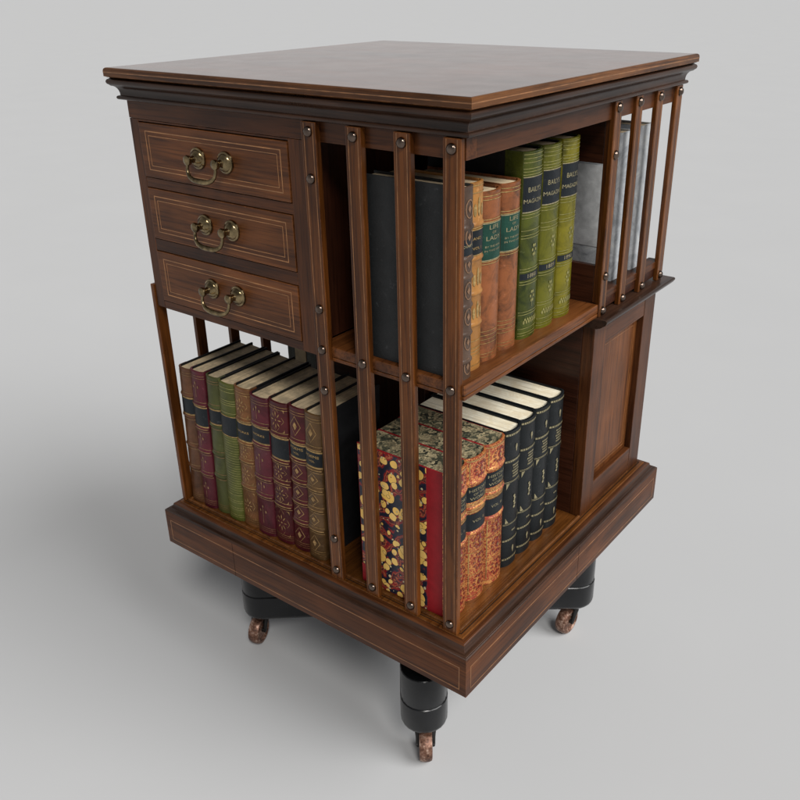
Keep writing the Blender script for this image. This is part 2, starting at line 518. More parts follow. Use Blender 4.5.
# cornice moulding
bm = bmesh.new()
prof = [(0.228, 0.8170), (0.2400, 0.8170)] + arc(0.2408, 0.8193, 0.0022, -90, 90, 6) + [(0.2396, 0.8218)] \
     + [(0.2396 + 0.0062*(1-math.cos(t*math.pi/12)), 0.8222 + 0.0098*math.sin(t*math.pi/12)) for t in range(0, 7)] \
     + [(0.2464, 0.8324)] + arc(0.2462, 0.8366, 0.0034, -70, 80, 5) + [(0.2455, 0.8412), (0.228, 0.8412)]
sweep(bm, prof)
side_grain(finish('cornice', bm, [wood('ebonised', 'x'), wood('ebonised', 'y')], CASE, smooth=True, angle=40), {0: 1})

# frieze boards below the cornice
bm = bmesh.new(); box(bm, -H, H, -H, -H+0.016, FR, 0.8175); FRA = finish('frieze', bm, wood('case', 'x'), CASE)
bm = bmesh.new(); box(bm, H-0.016, H-0.0005, -H+0.0165, H-0.0165, FR, 0.8173); finish('frieze', bm, wood('case', 'y'), CASE)
bm = bmesh.new(); box(bm, -H, H, H-0.016, H, FR, 0.8175); finish('frieze', bm, wood('case', 'x'), CASE)
bm = bmesh.new(); box(bm, -H+0.0005, -H+0.016, -H+0.0165, H-0.0165, FR, 0.8173); finish('frieze', bm, wood('case', 'y'), CASE)
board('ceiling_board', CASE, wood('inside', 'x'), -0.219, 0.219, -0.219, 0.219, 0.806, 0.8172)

# plinth and deck
bm = bmesh.new()
prof = [(0.20, ZB), (0.2576, ZB), (0.2583, ZB+0.0007), (0.2583, 0.2632), (0.2577, 0.2641), (0.2568, 0.2645)] \
     + [(0.2562-0.0070*math.sin(t*math.pi/12), 0.2652+0.0062*(1-math.cos(t*math.pi/12))) for t in range(0, 7)] \
     + [(0.2490, 0.2724), (0.2474, 0.2737), (0.2450, 0.2742), (0.20, 0.2742)]
sweep(bm, prof)
for f in bm.faces:
    c = f.calc_center_median()
    if c.z > 0.2636 and max(abs(c.x), abs(c.y)) > 0.249 and c.z < 0.2722: f.material_index = 1
pl = finish('plinth', bm, [wood('case', 'x'), wood('ebonised', 'x'), wood('case', 'y'), wood('ebonised', 'y')], CASE, smooth=True, angle=40)
side_grain(pl, {0: 2, 1: 3})
for fc in 'ABCD':
    inlay_lines(pl, fc, 0.2583, [(-0.2495, 0.2495, 0.2165, 0.2492)], mat=M['inlay_dim'])
bm = bmesh.new(); box(bm, -0.1195, -0.1190, -0.25845, -0.2570, ZB+0.001, 0.2630, bev=0); finish('seam', bm, M['gap'], pl)
bm = bmesh.new(); box(bm, 0.2570, 0.25845, 0.0058, 0.0063, ZB+0.001, 0.2630, bev=0); finish('seam', bm, M['gap'], pl)
dk = board('deck_board', CASE, wood('deck', 'y'), -0.2425, 0.2425, -0.2425, 0.2425, 0.262, DECK, bev=0.001)
bm = bmesh.new()
sweep(bm, [(0.2305, 0.2750), (0.2345, 0.2750), (0.2343, 0.2774), (0.2335, 0.2782), (0.2315, 0.2782), (0.2307, 0.2774)])
finish('bead', bm, wood('edge', 'y'), dk, smooth=True)
bm = bmesh.new()
sweep(bm, [(0.2362, 0.2750), (0.2372, 0.2750), (0.2372, 0.27565), (0.2362, 0.27565)])
finish('groove', bm, M['gap'], dk)
board('base_panel', CASE, M['black'], -0.1995, 0.1995, -0.1995, 0.1995, ZB+0.004, 0.2600)

# central core
board('core', CASE, wood('inside', 'z'), -0.046, 0.046, -0.046, 0.046, DECK, 0.8062)

board('partition', CASE, wood('inside', 'x'), -0.150, -0.0465, -0.0460, -0.0400, DECK, 0.5670)

# shelves
bm = bmesh.new(); box(bm, 0.0465, 0.2375, -0.2375, 0.0492, SH-0.012, SH, bev=0.0025)
box(bm, 0.0465, 0.2372, -0.2372, 0.0492, SH-0.0165, SH-0.0125, bev=0.001)
finish('shelf', bm, wood('drawer', 'y'), CASE)
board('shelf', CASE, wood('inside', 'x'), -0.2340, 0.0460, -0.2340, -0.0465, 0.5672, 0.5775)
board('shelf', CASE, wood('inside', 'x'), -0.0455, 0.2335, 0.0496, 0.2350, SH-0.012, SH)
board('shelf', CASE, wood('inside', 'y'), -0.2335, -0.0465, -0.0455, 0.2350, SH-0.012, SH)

# drawer carcass (upper left of the drawer face)
case_z = wood('case', 'z')
board('side_panel', CASE, wood('case', 'z'), -H, -0.2202, -0.2350, 0.0460, 0.5675, FR-0.0004)
board('partition', CASE, wood('inside', 'z'), 0.0385, 0.0464, -0.2340, -0.0466, 0.5835, FR)
board('stile', CASE, wood('case', 'z'), 0.0196, 0.0466, -0.2352, -0.2190, 0.5668, FR-0.0004)
board('rail', CASE, wood('case', 'x'), -0.2200, 0.0194, -0.2350, -0.2190, 0.5668, 0.5771)
for z0, z1 in ((0.6425, 0.6569), (0.7195, 0.7309)):
    board('rail', CASE, wood('case', 'x'), -0.2200, 0.0194, -0.2350, -0.2190, z0, z1)
board('rail', CASE, wood('case', 'x'), -0.2200, 0.0194, -0.2350, -0.2190, 0.7945, FR-0.0004)
board('back_board', CASE, wood('inside', 'x'), -0.2200, 0.0380, -0.0530, -0.0470, 0.5778, FR)
board('gap_shade_sheet', CASE, M['gap'], -0.2200, 0.0194, -0.2180, -0.2140, 0.5778, 0.7940, bev=0)  # dark upright sheet painting the shade seen in the gaps round the drawers

def make_handle(dr, xc, zc, y0):
    """two turned posts, each a part, and a drop bail hanging from them"""
    for sx in (-1, 1):
        bm = bmesh.new()
        m4 = Matrix.Translation((xc+sx*0.0222, y0, zc)) @ Matrix.Rotation(math.radians(90), 4, 'X')
        lathe(bm, [(0, -0.001), (0.0118, -0.001), (0.0122, 0.0006), (0.0116, 0.0022), (0.0098, 0.0030), (0.0092, 0.0044), (0.0078, 0.0052), (0.0070, 0.0066),
                   (0.0042, 0.0080), (0.0034, 0.0105), (0.0036, 0.0118), (0.0052, 0.0134), (0.0058, 0.0154), (0.0052, 0.0174), (0.0032, 0.0186), (0, 0.0190)], m4, 22)
        finish('handle_post', bm, M['brass'], dr, smooth=True, angle=40)
    bm = bmesh.new()
    pts, rad = [], []
    n = 26
    for i in range(n+1):
        t = math.pi*i/n
        x = -math.cos(t)
        xx = (0.0222*(abs(x)**0.62)*(1 if x > 0 else -1)) + 0.0022*x*abs(math.sin(2*t))
        z = -0.0200*(max(0.0, math.sin(t))**0.72)
        pts.append((xc+xx, y0-0.0152-0.0040*math.sin(t), zc+z))
        rad.append(0.0017+0.0014*math.sin(t)**3)
    tube(bm, pts, rad, 10)
    finish('handle_bail', bm, M['brass'], dr, smooth=True, angle=60)

for z0, z1, dx in ((0.7318, 0.7933, 0.0), (0.6578, 0.7187, -0.0012), (0.5780, 0.6417, -0.0026)):
    bm = bmesh.new()
    box(bm, -0.2192, 0.0186, -0.2362, -0.2185, z0, z1, bev=0.0009)
    box(bm, -0.2150, 0.0145, -0.2186, -0.0560, z0+0.004, z1-0.006, bev=0)
    d = finish('drawer', bm, wood('drawer', 'x'), CASE)
    inlay_lines(d, 'A', 0.2362, [(-0.2092, 0.0088, z0+0.0085, z1-0.0085)], w=0.0010)
    inlay_lines(d, 'A', 0.2362, [(-0.2040, 0.0036, z0+0.0135, z1-0.0135)], w=0.0006)
    make_handle(d, -0.0975+dx, 0.7628 if z0 > 0.73 else (0.6885 if z0 > 0.65 else 0.6120), -0.2362)

# slats
def slat_mesh(z0, z1, w=0.0190, th=0.0070, SO=0.2418):
    bm = bmesh.new()
    box(bm, -w/2, w/2, -SO, -SO+th, z0, z1, bev=0.0009)
    return bm
def make_slat(face, a, z0, z1, nails, w=0.0190):
    SO = {'A': 0.2425, 'B': 0.2390, 'C': 0.2418, 'D': 0.2418}[face]
    rz = {'A': 0, 'B': math.pi/2, 'C': math.pi, 'D': -math.pi/2}[face]
    s = finish('slat', slat_mesh(z0, z1, w, {'A': 0.0070, 'B': 0.0058, 'C': 0.0070, 'D': 0.0060}[face], SO), wood('slat', 'z'), CASE)
    s.rotation_euler = (0, 0, rz)
    s.location = (math.cos(rz)*a, math.sin(rz)*a, 0)
    bm = bmesh.new()
    for q in (-1, 1):
        x = q*(w/2-0.0036)
        box(bm, x-0.00045, x+0.00045, -SO-0.00012, -SO+0.001, z0+0.004, z1-0.001, bev=0)
    finish('inlay', bm, M['inlay_dim'], s)
    for z in nails:
        bm = bmesh.new()
        m4 = Matrix.Translation((0, -SO, z)) @ Matrix.Rotation(math.radians(90), 4, 'X')
        lathe(bm, [(0, -0.0008), (0.0050, -0.0008), (0.0053, 0.0004), (0.0050, 0.0016), (0.0042, 0.0028), (0.0029, 0.0037), (0.0014, 0.0042), (0, 0.0043)], m4, 18)
        finish('stud', bm, M['stud'], s, smooth=True, angle=80)
    return s
Z = 0.045
ZT = 0.8163
for i, a in enumerate((0.0555, 0.1125, 0.1700, 0.2248)):
    make_slat('A', a, 0.2758, ZT, (0.7622+Z, 0.7169+Z, 0.5806+Z, 0.5341+Z, 0.4855+Z, 0.2886+Z, 0.2427+Z) if i == 0 else (0.7622+Z, 0.532+Z, 0.2424+Z), w=0.0190)
for i, a in enumerate((0.0570, 0.1118, 0.1700, 0.2290)):
    make_slat('B', a, 0.5666, ZT, (0.7640+Z, 0.7130+Z, 0.5715+Z, 0.5280+Z) if i == 0 else (0.7640+Z, 0.5285+Z), w=0.0175)
for a in (0.0555, 0.1130, 0.1705, 0.2284):
    make_slat('D', a+0.0012, 0.2758, 0.5955, (0.532+Z, 0.2424+Z), w=0.0150)
    make_slat('C', a, 0.2758, ZT, (0.7622+Z, 0.532+Z, 0.2424+Z))

# rail across the back of the slats on the panel side
board('rail', CASE, wood('case', 'y'), 0.2190, 0.2349, 0.0560, 0.2350, SH+0.0004, 0.5925)
# divider between the green books and the far compartment: open frame
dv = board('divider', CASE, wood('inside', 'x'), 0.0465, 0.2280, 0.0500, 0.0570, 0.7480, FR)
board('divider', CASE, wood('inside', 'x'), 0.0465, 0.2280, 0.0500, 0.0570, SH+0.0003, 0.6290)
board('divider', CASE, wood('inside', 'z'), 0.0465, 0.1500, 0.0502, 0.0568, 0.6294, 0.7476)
board('post', CASE, wood('case', 'z'), 0.2285, 0.2346, 0.0490, 0.0640, SH+0.0006, FR-0.0004)

# ledge above the panelled half
bm = bmesh.new()
lz0, lz1 = 0.5530, 0.5662
prof = [(0.2000, lz0), (0.2395, lz0), (0.2445, lz0+0.0020), (0.2485, lz0+0.0048), (0.2510, lz0+0.0065)] + arc(0.2500, lz1-0.0028, 0.0028, -50, 90, 6) + [(0.2000, lz1)]
n = len(prof)
secs = []
y0, y1 = 0.0400, 0.0
for k in range(3):
    ring = []
    for h, z in prof:
        if k == 0: ring.append(bm.verts.new((h, 0.0435, z)))
        elif k == 1: ring.append(bm.verts.new((h, h, z)))
        else: ring.append(bm.verts.new((-0.0460, h, z)))
    secs.append(ring)
for a, b in zip(secs, secs[1:]):
    for j in range(n):
        bm.faces.new((a[j], b[j], b[(j+1) % n], a[(j+1) % n]))
bm.faces.new(secs[0]); bm.faces.new(secs[2][::-1])
finish('ledge', bm, wood('ebonised', 'y'), CASE, smooth=True, angle=40)

# panelled cupboard half
PX = 0.2345
z0, z1 = DECK, 0.5528
board('panel_stile', CASE, wood('case', 'z'), PX-0.016, PX, 0.0510, 0.0845, z0, z1, bev=0.0008)
board('panel_stile', CASE, wood('case', 'z'), PX-0.016, PX, 0.2010, 0.2350, z0, z1, bev=0.0008)
board('panel_rail', CASE, wood('case', 'y'), PX-0.016, PX-0.0003, 0.0837, 0.2008, 0.5215, z1, bev=0.0008)
board('panel_rail', CASE, wood('case', 'y'), PX-0.016, PX-0.0003, 0.0837, 0.2008, z0, 0.3160, bev=0.0008)
pn = board('panel', CASE, wood('drawer', 'z'), PX-0.022, PX-0.0090, 0.0810, 0.2035, 0.3120, 0.5260, bev=0)
inlay_lines(pn, 'B', PX-0.0090, [(0.0900, 0.1945, 0.3225, 0.5150)], w=0.0009, mat=M['inlay_dim'])
inlay_lines(pn, 'B', PX-0.0090, [(0.0952, 0.1893, 0.3280, 0.5095)], w=0.0007, mat=M['inlay_dim'])
bm = bmesh.new()
box(bm, 0.0470, PX-0.0165, 0.0515, 0.0585, z0, z1)
finish('partition', bm, wood('inside', 'x'), CASE)
board('panel_back', CASE, wood('case', 'x'), -0.0450, PX-0.0165, 0.2240, 0.2315, z0, z1)
board('partition', CASE, wood('inside', 'y'), -0.0530, -0.0465, 0.0470, 0.2235, z0, 0.5700)

# black cross base
bm = bmesh.new()
ARMS = (-51.5, -139.5, 37.5, 128.5)
OFF = Vector((0.0, -0.005, 0))
def capsule(bm, ang, L, r, z0, z1, rb):
    """round-ended arm lying along a direction, softened below"""
    d = Vector((math.cos(ang), math.sin(ang), 0)); s = Vector((-d.y, d.x, 0))
    layers = [(rb*1.0, 0.0), (rb*0.45, rb*0.25), (rb*0.1, rb*0.65), (0, rb)]
    rings = []
    lv = [(ins, z0+dz) for ins, dz in layers] + [(0, z1-0.001), (0.001, z1)]
    for ins, z in lv:
        rr = r-ins
        pts = [OFF + s*rr*-1 + Vector((0, 0, z))]
        for i in range(13):
            t = -math.pi/2 + math.pi*i/12
            pts.append(OFF + d*(L-r) + d*rr*math.cos(t) + s*rr*math.sin(t) + Vector((0, 0, z)))
        pts.append(OFF + s*rr + Vector((0, 0, z)))
        rings.append([bm.verts.new(p) for p in pts])
    k = len(rings[0])
    for a, b in zip(rings, rings[1:]):
        for i in range(k):
            j = (i+1) % k
            bm.faces.new((a[i], a[j], b[j], b[i]))
    bm.faces.new(rings[0][::-1]); bm.faces.new(rings[-1])
for a in ARMS:
    capsule(bm, math.radians(a), 0.272, 0.0310, 0.055, 0.1020, 0.012)
    capsule(bm, math.radians(a), 0.2712, 0.0302, 0.1022, 0.150, 0.001)
lathe(bm, [(0, 0.150), (0.150, 0.150), (0.150, 0.2050), (0, 0.2050)], Matrix.Translation(OFF), 40)
finish('cross_foot', bm, M['black'], CASE, smooth=True, angle=35)

# casters
def make_caster(px, py, ang, trail=0.014):
    """ang: direction the wheel trails towards"""
    d = Vector((math.cos(ang), math.sin(ang), 0)); ax = Vector((-d.y, d.x, 0))
    wc = Vector((px, py, 0.0225)) + d*trail
    bm = bmesh.new()
    # plate, stem and horned fork
    lathe(bm, [(0, 0.0505), (0.0165, 0.0505), (0.0165, 0.0545), (0, 0.0545)], Matrix.Translation((px, py, 0)), 20)
    lathe(bm, [(0.0095, 0.040), (0.0105, 0.046), (0.0125, 0.0504)], Matrix.Translation((px, py, 0)), 16)
    for s in (-1, 1):
        a = Vector((px, py, 0.052)) + ax*s*0.0060 + d*0.002
        b2 = Vector((px, py, 0.041)) + ax*s*0.0098 + d*trail*0.45
        c = wc + ax*s*0.0102
        tube(bm, [a, b2, b2.lerp(c, 0.5), c, c - Vector((0, 0, 0.003))], [0.0062, 0.0050, 0.0034, 0.0028, 0.0022], 10)
    tube(bm, [Vector((px, py, 0.054)), Vector((px, py, 0.0475)) + d*trail*0.6], [0.0115, 0.0100], 14)
    tube(bm, [wc-ax*0.0122, wc+ax*0.0122], 0.0030, 10)
    o = finish('caster', bm, M['iron'], CASE, smooth=True, angle=50)
    bm = bmesh.new()
    m4 = Matrix.Translation(wc) @ ax.to_track_quat('Z', 'Y').to_matrix().to_4x4()
    lathe(bm, [(0.0035, -0.0065), (0.0080, -0.0068), (0.0110, -0.0052), (0.0150, -0.0058), (0.0175, -0.0088), (0.0205, -0.0080), (0.0221, -0.0045), (0.0225, 0),
               (0.0221, 0.0045), (0.0205, 0.0080), (0.0175, 0.0088), (0.0150, 0.0058), (0.0110, 0.0052), (0.0080, 0.0068), (0.0035, 0.0065)], m4, 32)
    finish('wheel', bm, M['wheel'], o, smooth=True, angle=50)
for (wx, wy), ang in (((0.1575, -0.2010), -52), ((-0.1895, -0.1725), -69), ((0.1885, 0.1310), -94), ((-0.150, 0.195), 120)):
    t = 0.016
    a = math.radians(ang)
    make_caster(wx-t*math.cos(a), wy-t*math.sin(a), a, t)

# ------------------------------------------------------------------ books
def ell(s, t, b, off=0.0):
    """point on a rounded spine: s in -1..1 across, spine bulges towards -y"""
    s = max(-0.999, min(0.999, s))
    c = math.sqrt(1-s*s)
    n = Vector((s/(t/2), -c/b)).normalized()
    return Vector((s*t/2 + n.x*off, b*(1-c) + n.y*off))

def wrap_poly(bm, pts, t, b, off, mi=0):
    try:
        f = bm.faces.new([bm.verts.new((*ell(s, t, b, off), z)) for s, z in pts])
        f.material_index = mi
    except ValueError:
        pass

def wrap_rect(bm, s0, s1, z0, z1, t, b, off, mi=0, n=10):
    lo, hi = [], []
    for i in range(n+1):
        s = s0+(s1-s0)*i/n
        # even steps in angle read rounder
        q = ell(s, t, b, off)
        lo.append(bm.verts.new((q.x, q.y, z0))); hi.append(bm.verts.new((q.x, q.y, z1)))
    for i in range(n):
        bm.faces.new((lo[i], lo[i+1], hi[i+1], hi[i])).material_index = mi

def wrap_outline(bm, pts, wd, t, b, off, mi=0):
    """closed outline of width wd (pts in metres from the spine centre: x, z)"""
    n = len(pts)
    cx = sum(p[0] for p in pts)/n; cz = sum(p[1] for p in pts)/n
    inner = []
    for x, z in pts:
        d = math.hypot(x-cx, z-cz); k = max(0.0, 1-wd/d) if d else 0
        inner.append((cx+(x-cx)*k, cz+(z-cz)*k))
    h = t/2
    for i in range(n):
        j = (i+1) % n
        wrap_poly(bm, [(pts[i][0]/h, pts[i][1]), (pts[j][0]/h, pts[j][1]), (inner[j][0]/h, inner[j][1]), (inner[i][0]/h, inner[i][1])], t, b, off, mi)

def diamond(cx, cz, w, h): return [(cx-w, cz), (cx, cz-h), (cx+w, cz), (cx, cz+h)]
def oval(cx, cz, w, h, n=12): return [(cx+w*math.cos(2*math.pi*i/n), cz+h*math.sin(2*math.pi*i/n)) for i in range(n)]
def solid(bm, pts, t, b, off, mi=0): wrap_poly(bm, [(x/(t/2), z) for x, z in pts], t, b, off, mi)

def wrap_text(bm, txt, size, cx, cz, t, b, off, mi=0, squeeze=1.0):
    cu = bpy.data.curves.new('txt', 'FONT')
    cu.body = txt; cu.size = size; cu.align_x = 'CENTER'; cu.align_y = 'CENTER'; cu.resolution_u = 3
    o = bpy.data.objects.new('txt', cu); COL.objects.link(o)
    bpy.context.view_layer.update()
    me = bpy.data.meshes.new_from_object(o.evaluated_get(bpy.context.evaluated_depsgraph_get()))
    vs = []
    for v in me.vertices:
        q = ell((cx+v.co.x*squeeze)/(t/2), t, b, off)
        vs.append(bm.verts.new((q.x, q.y, cz+v.co.y)))
    for p in me.polygons:
        try: bm.faces.new([vs[i] for i in p.vertices]).material_index = mi
        except ValueError: pass
    bpy.data.objects.remove(o); bpy.data.curves.remove(cu); bpy.data.meshes.remove(me)

def make_book(loc, rz, t, h, depth, bulge, spine_m, board_m, page_m, label, group=None, bands=(), tooling=None, labels=(),
              wrap=0.012, tilt=0.0, square=0.0025, head=0.0, bt=0.0024):
    """loc: middle of the spine's foot; labels: (v0, v1, material, [(text, size, v)], edge material)"""
    B = empty('book', loc, rz, label, 'book', group)
    if tilt: B.rotation_euler = (0, tilt, rz)
    tt = t - 0.0006
    # boards
    bm = bmesh.new()
    for s in (-1, 1):
        x = s*(tt/2-bt/2)
        box(bm, x-bt/2, x+bt/2, bulge+0.001, depth, 0, h, bev=0.0006)
    finish('cover', bm, board_m, B)
    # pages
    bm = bmesh.new()
    box(bm, -tt/2+bt+0.0001, tt/2-bt-0.0001, bulge*0.75+0.0012, depth-square*1.2, square*0.8, h-square+head, bev=0)
    finish('page_block', bm, page_m, B)
    # spine with raised bands
    bm = bmesh.new()
    zs = [(0, 0.0)]
    zz = [0.0, 0.001]
    for v in sorted(bands):
        z = h*v
        for dz, o in ((-0.0030, 0), (-0.0018, 0.0008), (-0.0007, 0.0014), (0.0007, 0.0014), (0.0018, 0.0008), (0.0030, 0)):
            zs.append((z+dz, o))
    zs += [(h-0.0018, 0), (h-0.0004, 0.0003), (h, -0.0004)]
    zs.sort()
    N = 18
    prof = [('w', -1), *[('a', -math.cos(math.pi*i/N)) for i in range(N+1)], ('w', 1)]
    outer, inner = [], []
    for z, o in zs:
        ro, ri = [], []
        for k, s in prof:
            if k == 'w':
                ro.append(bm.verts.new((s*(tt/2+0.00035), bulge+wrap, z))); ri.append(bm.verts.new((s*(tt/2-0.0012), bulge+wrap, z)))
            else:
                sc = math.sin(math.acos(max(-1, min(1, s))))
                q = ell(s, tt+0.0007, bulge, o*min(1, sc*1.6))
                ro.append(bm.verts.new((q.x, q.y, z)))
                ri.append(bm.verts.new((s*(tt/2-0.0012), bulge+0.0012-(bulge*0.82)*sc if bulge > 0.002 else bulge+0.0012, z)))
        outer.append(ro); inner.append(ri)
    K = len(prof)
    for a, b in zip(outer, outer[1:]):
        for i in range(K-1): bm.faces.new((a[i], a[i+1], b[i+1], b[i]))
    for a, b in zip(inner, inner[1:]):
        for i in range(K-1): bm.faces.new((a[i], b[i], b[i+1], a[i+1]))
    for ra, rb in ((outer[0], inner[0]), (outer[-1], inner[-1])):
        for i in range(K-1): bm.faces.new((ra[i], ra[i+1], rb[i+1], rb[i]))
    for c in (0, K-1):
        for i in range(len(zs)-1): bm.faces.new((outer[i][c], outer[i+1][c], inner[i+1][c], inner[i][c]))
    finish('spine', bm, spine_m, B, smooth=True, angle=50)
    T = tt+0.0007
    for v0, v1, lm, texts, em in labels:
        bm = bmesh.new()
        z0, z1 = v0*h, v1*h
        wrap_rect(bm, -0.955, 0.955, z0, z1, T, bulge, 0.0004, 0, 14)
        mats = [lm, em or M['giltpale']]
        if em:
            for z in (z0, z1): wrap_rect(bm, -0.96, 0.96, z-0.0005, z+0.0005, T, bulge, 0.0006, 1, 14)
        for txt, size, v in texts:
            wrap_text(bm, txt, size, -0.07*T if loc[0] > 0.15 else 0, v*h, T, bulge, 0.0006, 1, min(1.35, 0.80*T/(size*0.62*max(3, len(txt)))))
        finish('title_label', bm, mats, B)
    if tooling:
        bm = bmesh.new()
        mat = tooling(bm, T, bulge, h)
        finish('gilt_tooling', bm, mat, B)
    return B

def rng(bm, v, h, T, b, w=0.0006, off=0.0005, mi=0, s=0.97):
    wrap_rect(bm, -s, s, v*h-w/2, v*h+w/2, T, b, off, mi, 14)

# --- lower left row: nine calf volumes ---------------------------------
def tool_row(bands, kind, lab):
    def f(bm, T, b, h):
        edges = [0.985] + list(bands) + [0.02]
        for v in bands:
            for d in (-0.0042, 0.0042):
                wrap_rect(bm, -0.96, 0.96, v*h+d-0.00035, v*h+d+0.00035, T, b, 0.0005, 0, 12)
            if kind != 'plain':
                wrap_rect(bm, -0.9, 0.9, v*h-0.0007, v*h+0.0006, T, b, 0.0017, 0, 12)
        for v in (0.972, 0.955, 0.03, 0.045, 0.06): rng(bm, v, h, T, b)
        E = sorted(edges, reverse=True)
        for hi, lo in zip(E, E[1:]):
            if hi-lo < 0.07: continue
            mid = (hi+lo)/2
            if lab[0] < mid < lab[1]: continue
            cz = mid*h; hh = (hi-lo)*h*0.5; w = T*0.30
            if kind == 'diamond':
                wrap_outline(bm, diamond(0, cz, w, hh*0.62), 0.0009, T, b, 0.0005)
                solid(bm, diamond(0, cz, w*0.4, hh*0.26), T, b, 0.0005)
            elif kind == 'floral':
                for q in range(8):
                    a = q*math.pi/4
                    rx, rz = w*0.62, min(hh*0.48, w*0.95)
                    ca, sa = math.cos(a), math.sin(a)
                    tip = (rx*1.45*ca, cz+rz*1.45*sa); base = (rx*0.5*ca, cz+rz*0.5*sa)
                    px_, pz_ = -sa*0.0009, ca*0.0009
                    m_ = ((tip[0]+base[0])/2, (tip[1]+base[1])/2)
                    solid(bm, [base, (m_[0]-px_, m_[1]-pz_), tip, (m_[0]+px_, m_[1]+pz_)], T, b, 0.0005)
                wrap_outline(bm, diamond(0, cz, w*1.25, hh*0.80), 0.0005, T, b, 0.0005)
                solid(bm, diamond(0, cz, 0.0013, 0.0017), T, b, 0.0005)
                for sx in (-1, 1):
                    for sz in (-1, 1):
                        x0, z0 = sx*T*0.38, cz+sz*hh*0.74
                        solid(bm, [(x0, z0), (x0-sx*0.0042, z0), (x0-sx*0.0010, z0-sz*0.0012), (x0, z0-sz*0.0048)], T, b, 0.0005)
            elif kind == 'sprig':
                for q in (-1, 0, 1):
                    solid(bm, oval(q*w*0.5, cz+hh*(0.15 if q else 0.4), 0.0011, 0.0022, 8), T, b, 0.0005)
                solid(bm, [(-0.0003, cz-hh*0.5), (0.0003, cz-hh*0.5), (0.0003, cz+hh*0.3), (-0.0003, cz+hh*0.3)], T, b, 0.0005)
        return M['giltmid'] if kind in ('floral', 'diamond') else M['giltold']
    return f
M['giltmid'] = plain('mellow_gilt_tooling', (0.36, 0.22, 0.09), 0.36, 0.8, var=0.55, scale=240, bumps=0)
M['giltold'] = plain('rubbed_gilt_tooling', (0.26, 0.155, 0.07), 0.42, 0.6, var=0.5, scale=220, bumps=0)
def tool_ribs(bm, T, b, h):
    for i in range(24):
        v = 0.22+0.42*i/23
        if v < 0.64: rng(bm, v, h, T, b, 0.0005)
    for v in (0.97, 0.945, 0.885, 0.87, 0.855, 0.80, 0.14, 0.155, 0.10, 0.085, 0.03, 0.045, 0.20): rng(bm, v, h, T, b, 0.0008)
    return M['giltgreen']
M['giltgreen'] = plain('green_gilt_lines', (0.28, 0.26, 0.09), 0.38, 0.5, var=0.4, scale=200, bumps=0)

LB = lambda v0, v1, tx=(): ((v0, v1, M['label_black'], list(tx), M['gilt']),)
xs = [-0.2355, -0.2100, -0.1834, -0.1590, -0.1293, -0.1003, -0.0680, -0.0358, -0.0068, 0.0210]
rowA = [
    ('brown', 'plain', (0.81, 0.66, 0.44, 0.27), (0.675, 0.795), 0.200, 'worn brown calf book at the outer end of the row under the drawers'),
    ('burgundy', 'sprig', (0.77, 0.60, 0.43, 0.26), (0.615, 0.755), 0.2025, 'purplish burgundy book between the end brown volume and the olive one'),
    ('olive', 'plain', (0.79, 0.655, 0.45, 0.28), (0.67, 0.775), 0.2005, 'dull olive book with raised bands beside the ribbed moss-green volume'),
    ('green', 'ribs', (), (0.635, 0.775), 0.2000, 'moss-green book with fine ribbed lines down its spine and no raised bands'),
    ('tanbrown', 'floral', (0.78, 0.62, 0.49, 0.30), (0.635, 0.765), 0.2000, 'tan-brown book with gilt floral panels, next to the ribbed green volume'),
    ('burgundy', 'sprig', (0.81, 0.67, 0.43, 0.30), (0.685, 0.795), 0.1975, 'burgundy book right of the tan-brown one, with its label near the head of the spine'),
    ('oxblood', 'floral', (0.78, 0.60, 0.45, 0.28), (0.615, 0.765), 0.1990, 'dark red book with a tall black label and bright gilt florets at the foot'),
    ('oxblood', 'diamond', (0.775, 0.65, 0.50, 0.355, 0.21), (0.665, 0.76), 0.2005, 'dark red book with gilt lozenges, second from the wide centre slat'),
    ('umber', 'diamond', (0.775, 0.64, 0.50, 0.36, 0.215), (0.655, 0.76), 0.2010, 'umber brown book with gilt lozenges, right against the wide centre slat'),
]
for i, (m, kind, bands, lab, h, lbl) in enumerate(rowA):
    a, b_ = xs[i], xs[i+1]
    t = b_-a-0.0004
    h += 0.0075
    tx = []
    if i in (7, 8):
        mid = (lab[0]+lab[1])/2
        tx = [('POEMS', 0.0050, mid+0.018), ('VOL', 0.0036, mid-0.014)]
    elif i in (4, 5):
        tx = [('WORKS', 0.0042, (lab[0]+lab[1])/2)]
    make_book(((a+b_)/2, -0.2285+(0.0, -0.0010, 0.0014, -0.0004, 0.0008, -0.0012, 0.0004, 0.0012, -0.0010)[i], DECK+0.0008), (0.006, -0.008, 0.004, -0.003, 0.007, -0.005, 0.002, -0.006, 0.003)[i], t, h, 0.112, 0.0065, M[m], M['blackcloth'], M['pg_tan'], lbl,
              'old leather books in the lower row under the drawers', bands, tool_ribs if kind == 'ribs' else tool_row(bands, kind, lab), LB(*lab, tx), wrap=0.010, tilt=0.044+(0.004, -0.003, 0.002, 0.005, -0.004, 0.001, -0.002, 0.003, -0.001)[i])

# --- book of the far-left compartment whose board shows behind the row --
bk = make_book((-0.2190, -0.0200, DECK), -math.pi/2, 0.034, 0.178, 0.150, 0.006, M['darkgreen'], M['darkgreen'], M['pg_old'],
               'dark green book just visible behind the row of leather volumes, below the drawers', None, (), None, (), wrap=0.012)
bm = bmesh.new(); box(bm, 0.0165, 0.0175, 0.020, 0.042, 0.002, 0.176, bev=0.0002)
finish('cloth_strip', bm, plain('tan_cloth', (0.34, 0.25, 0.13), 0.6), bk)

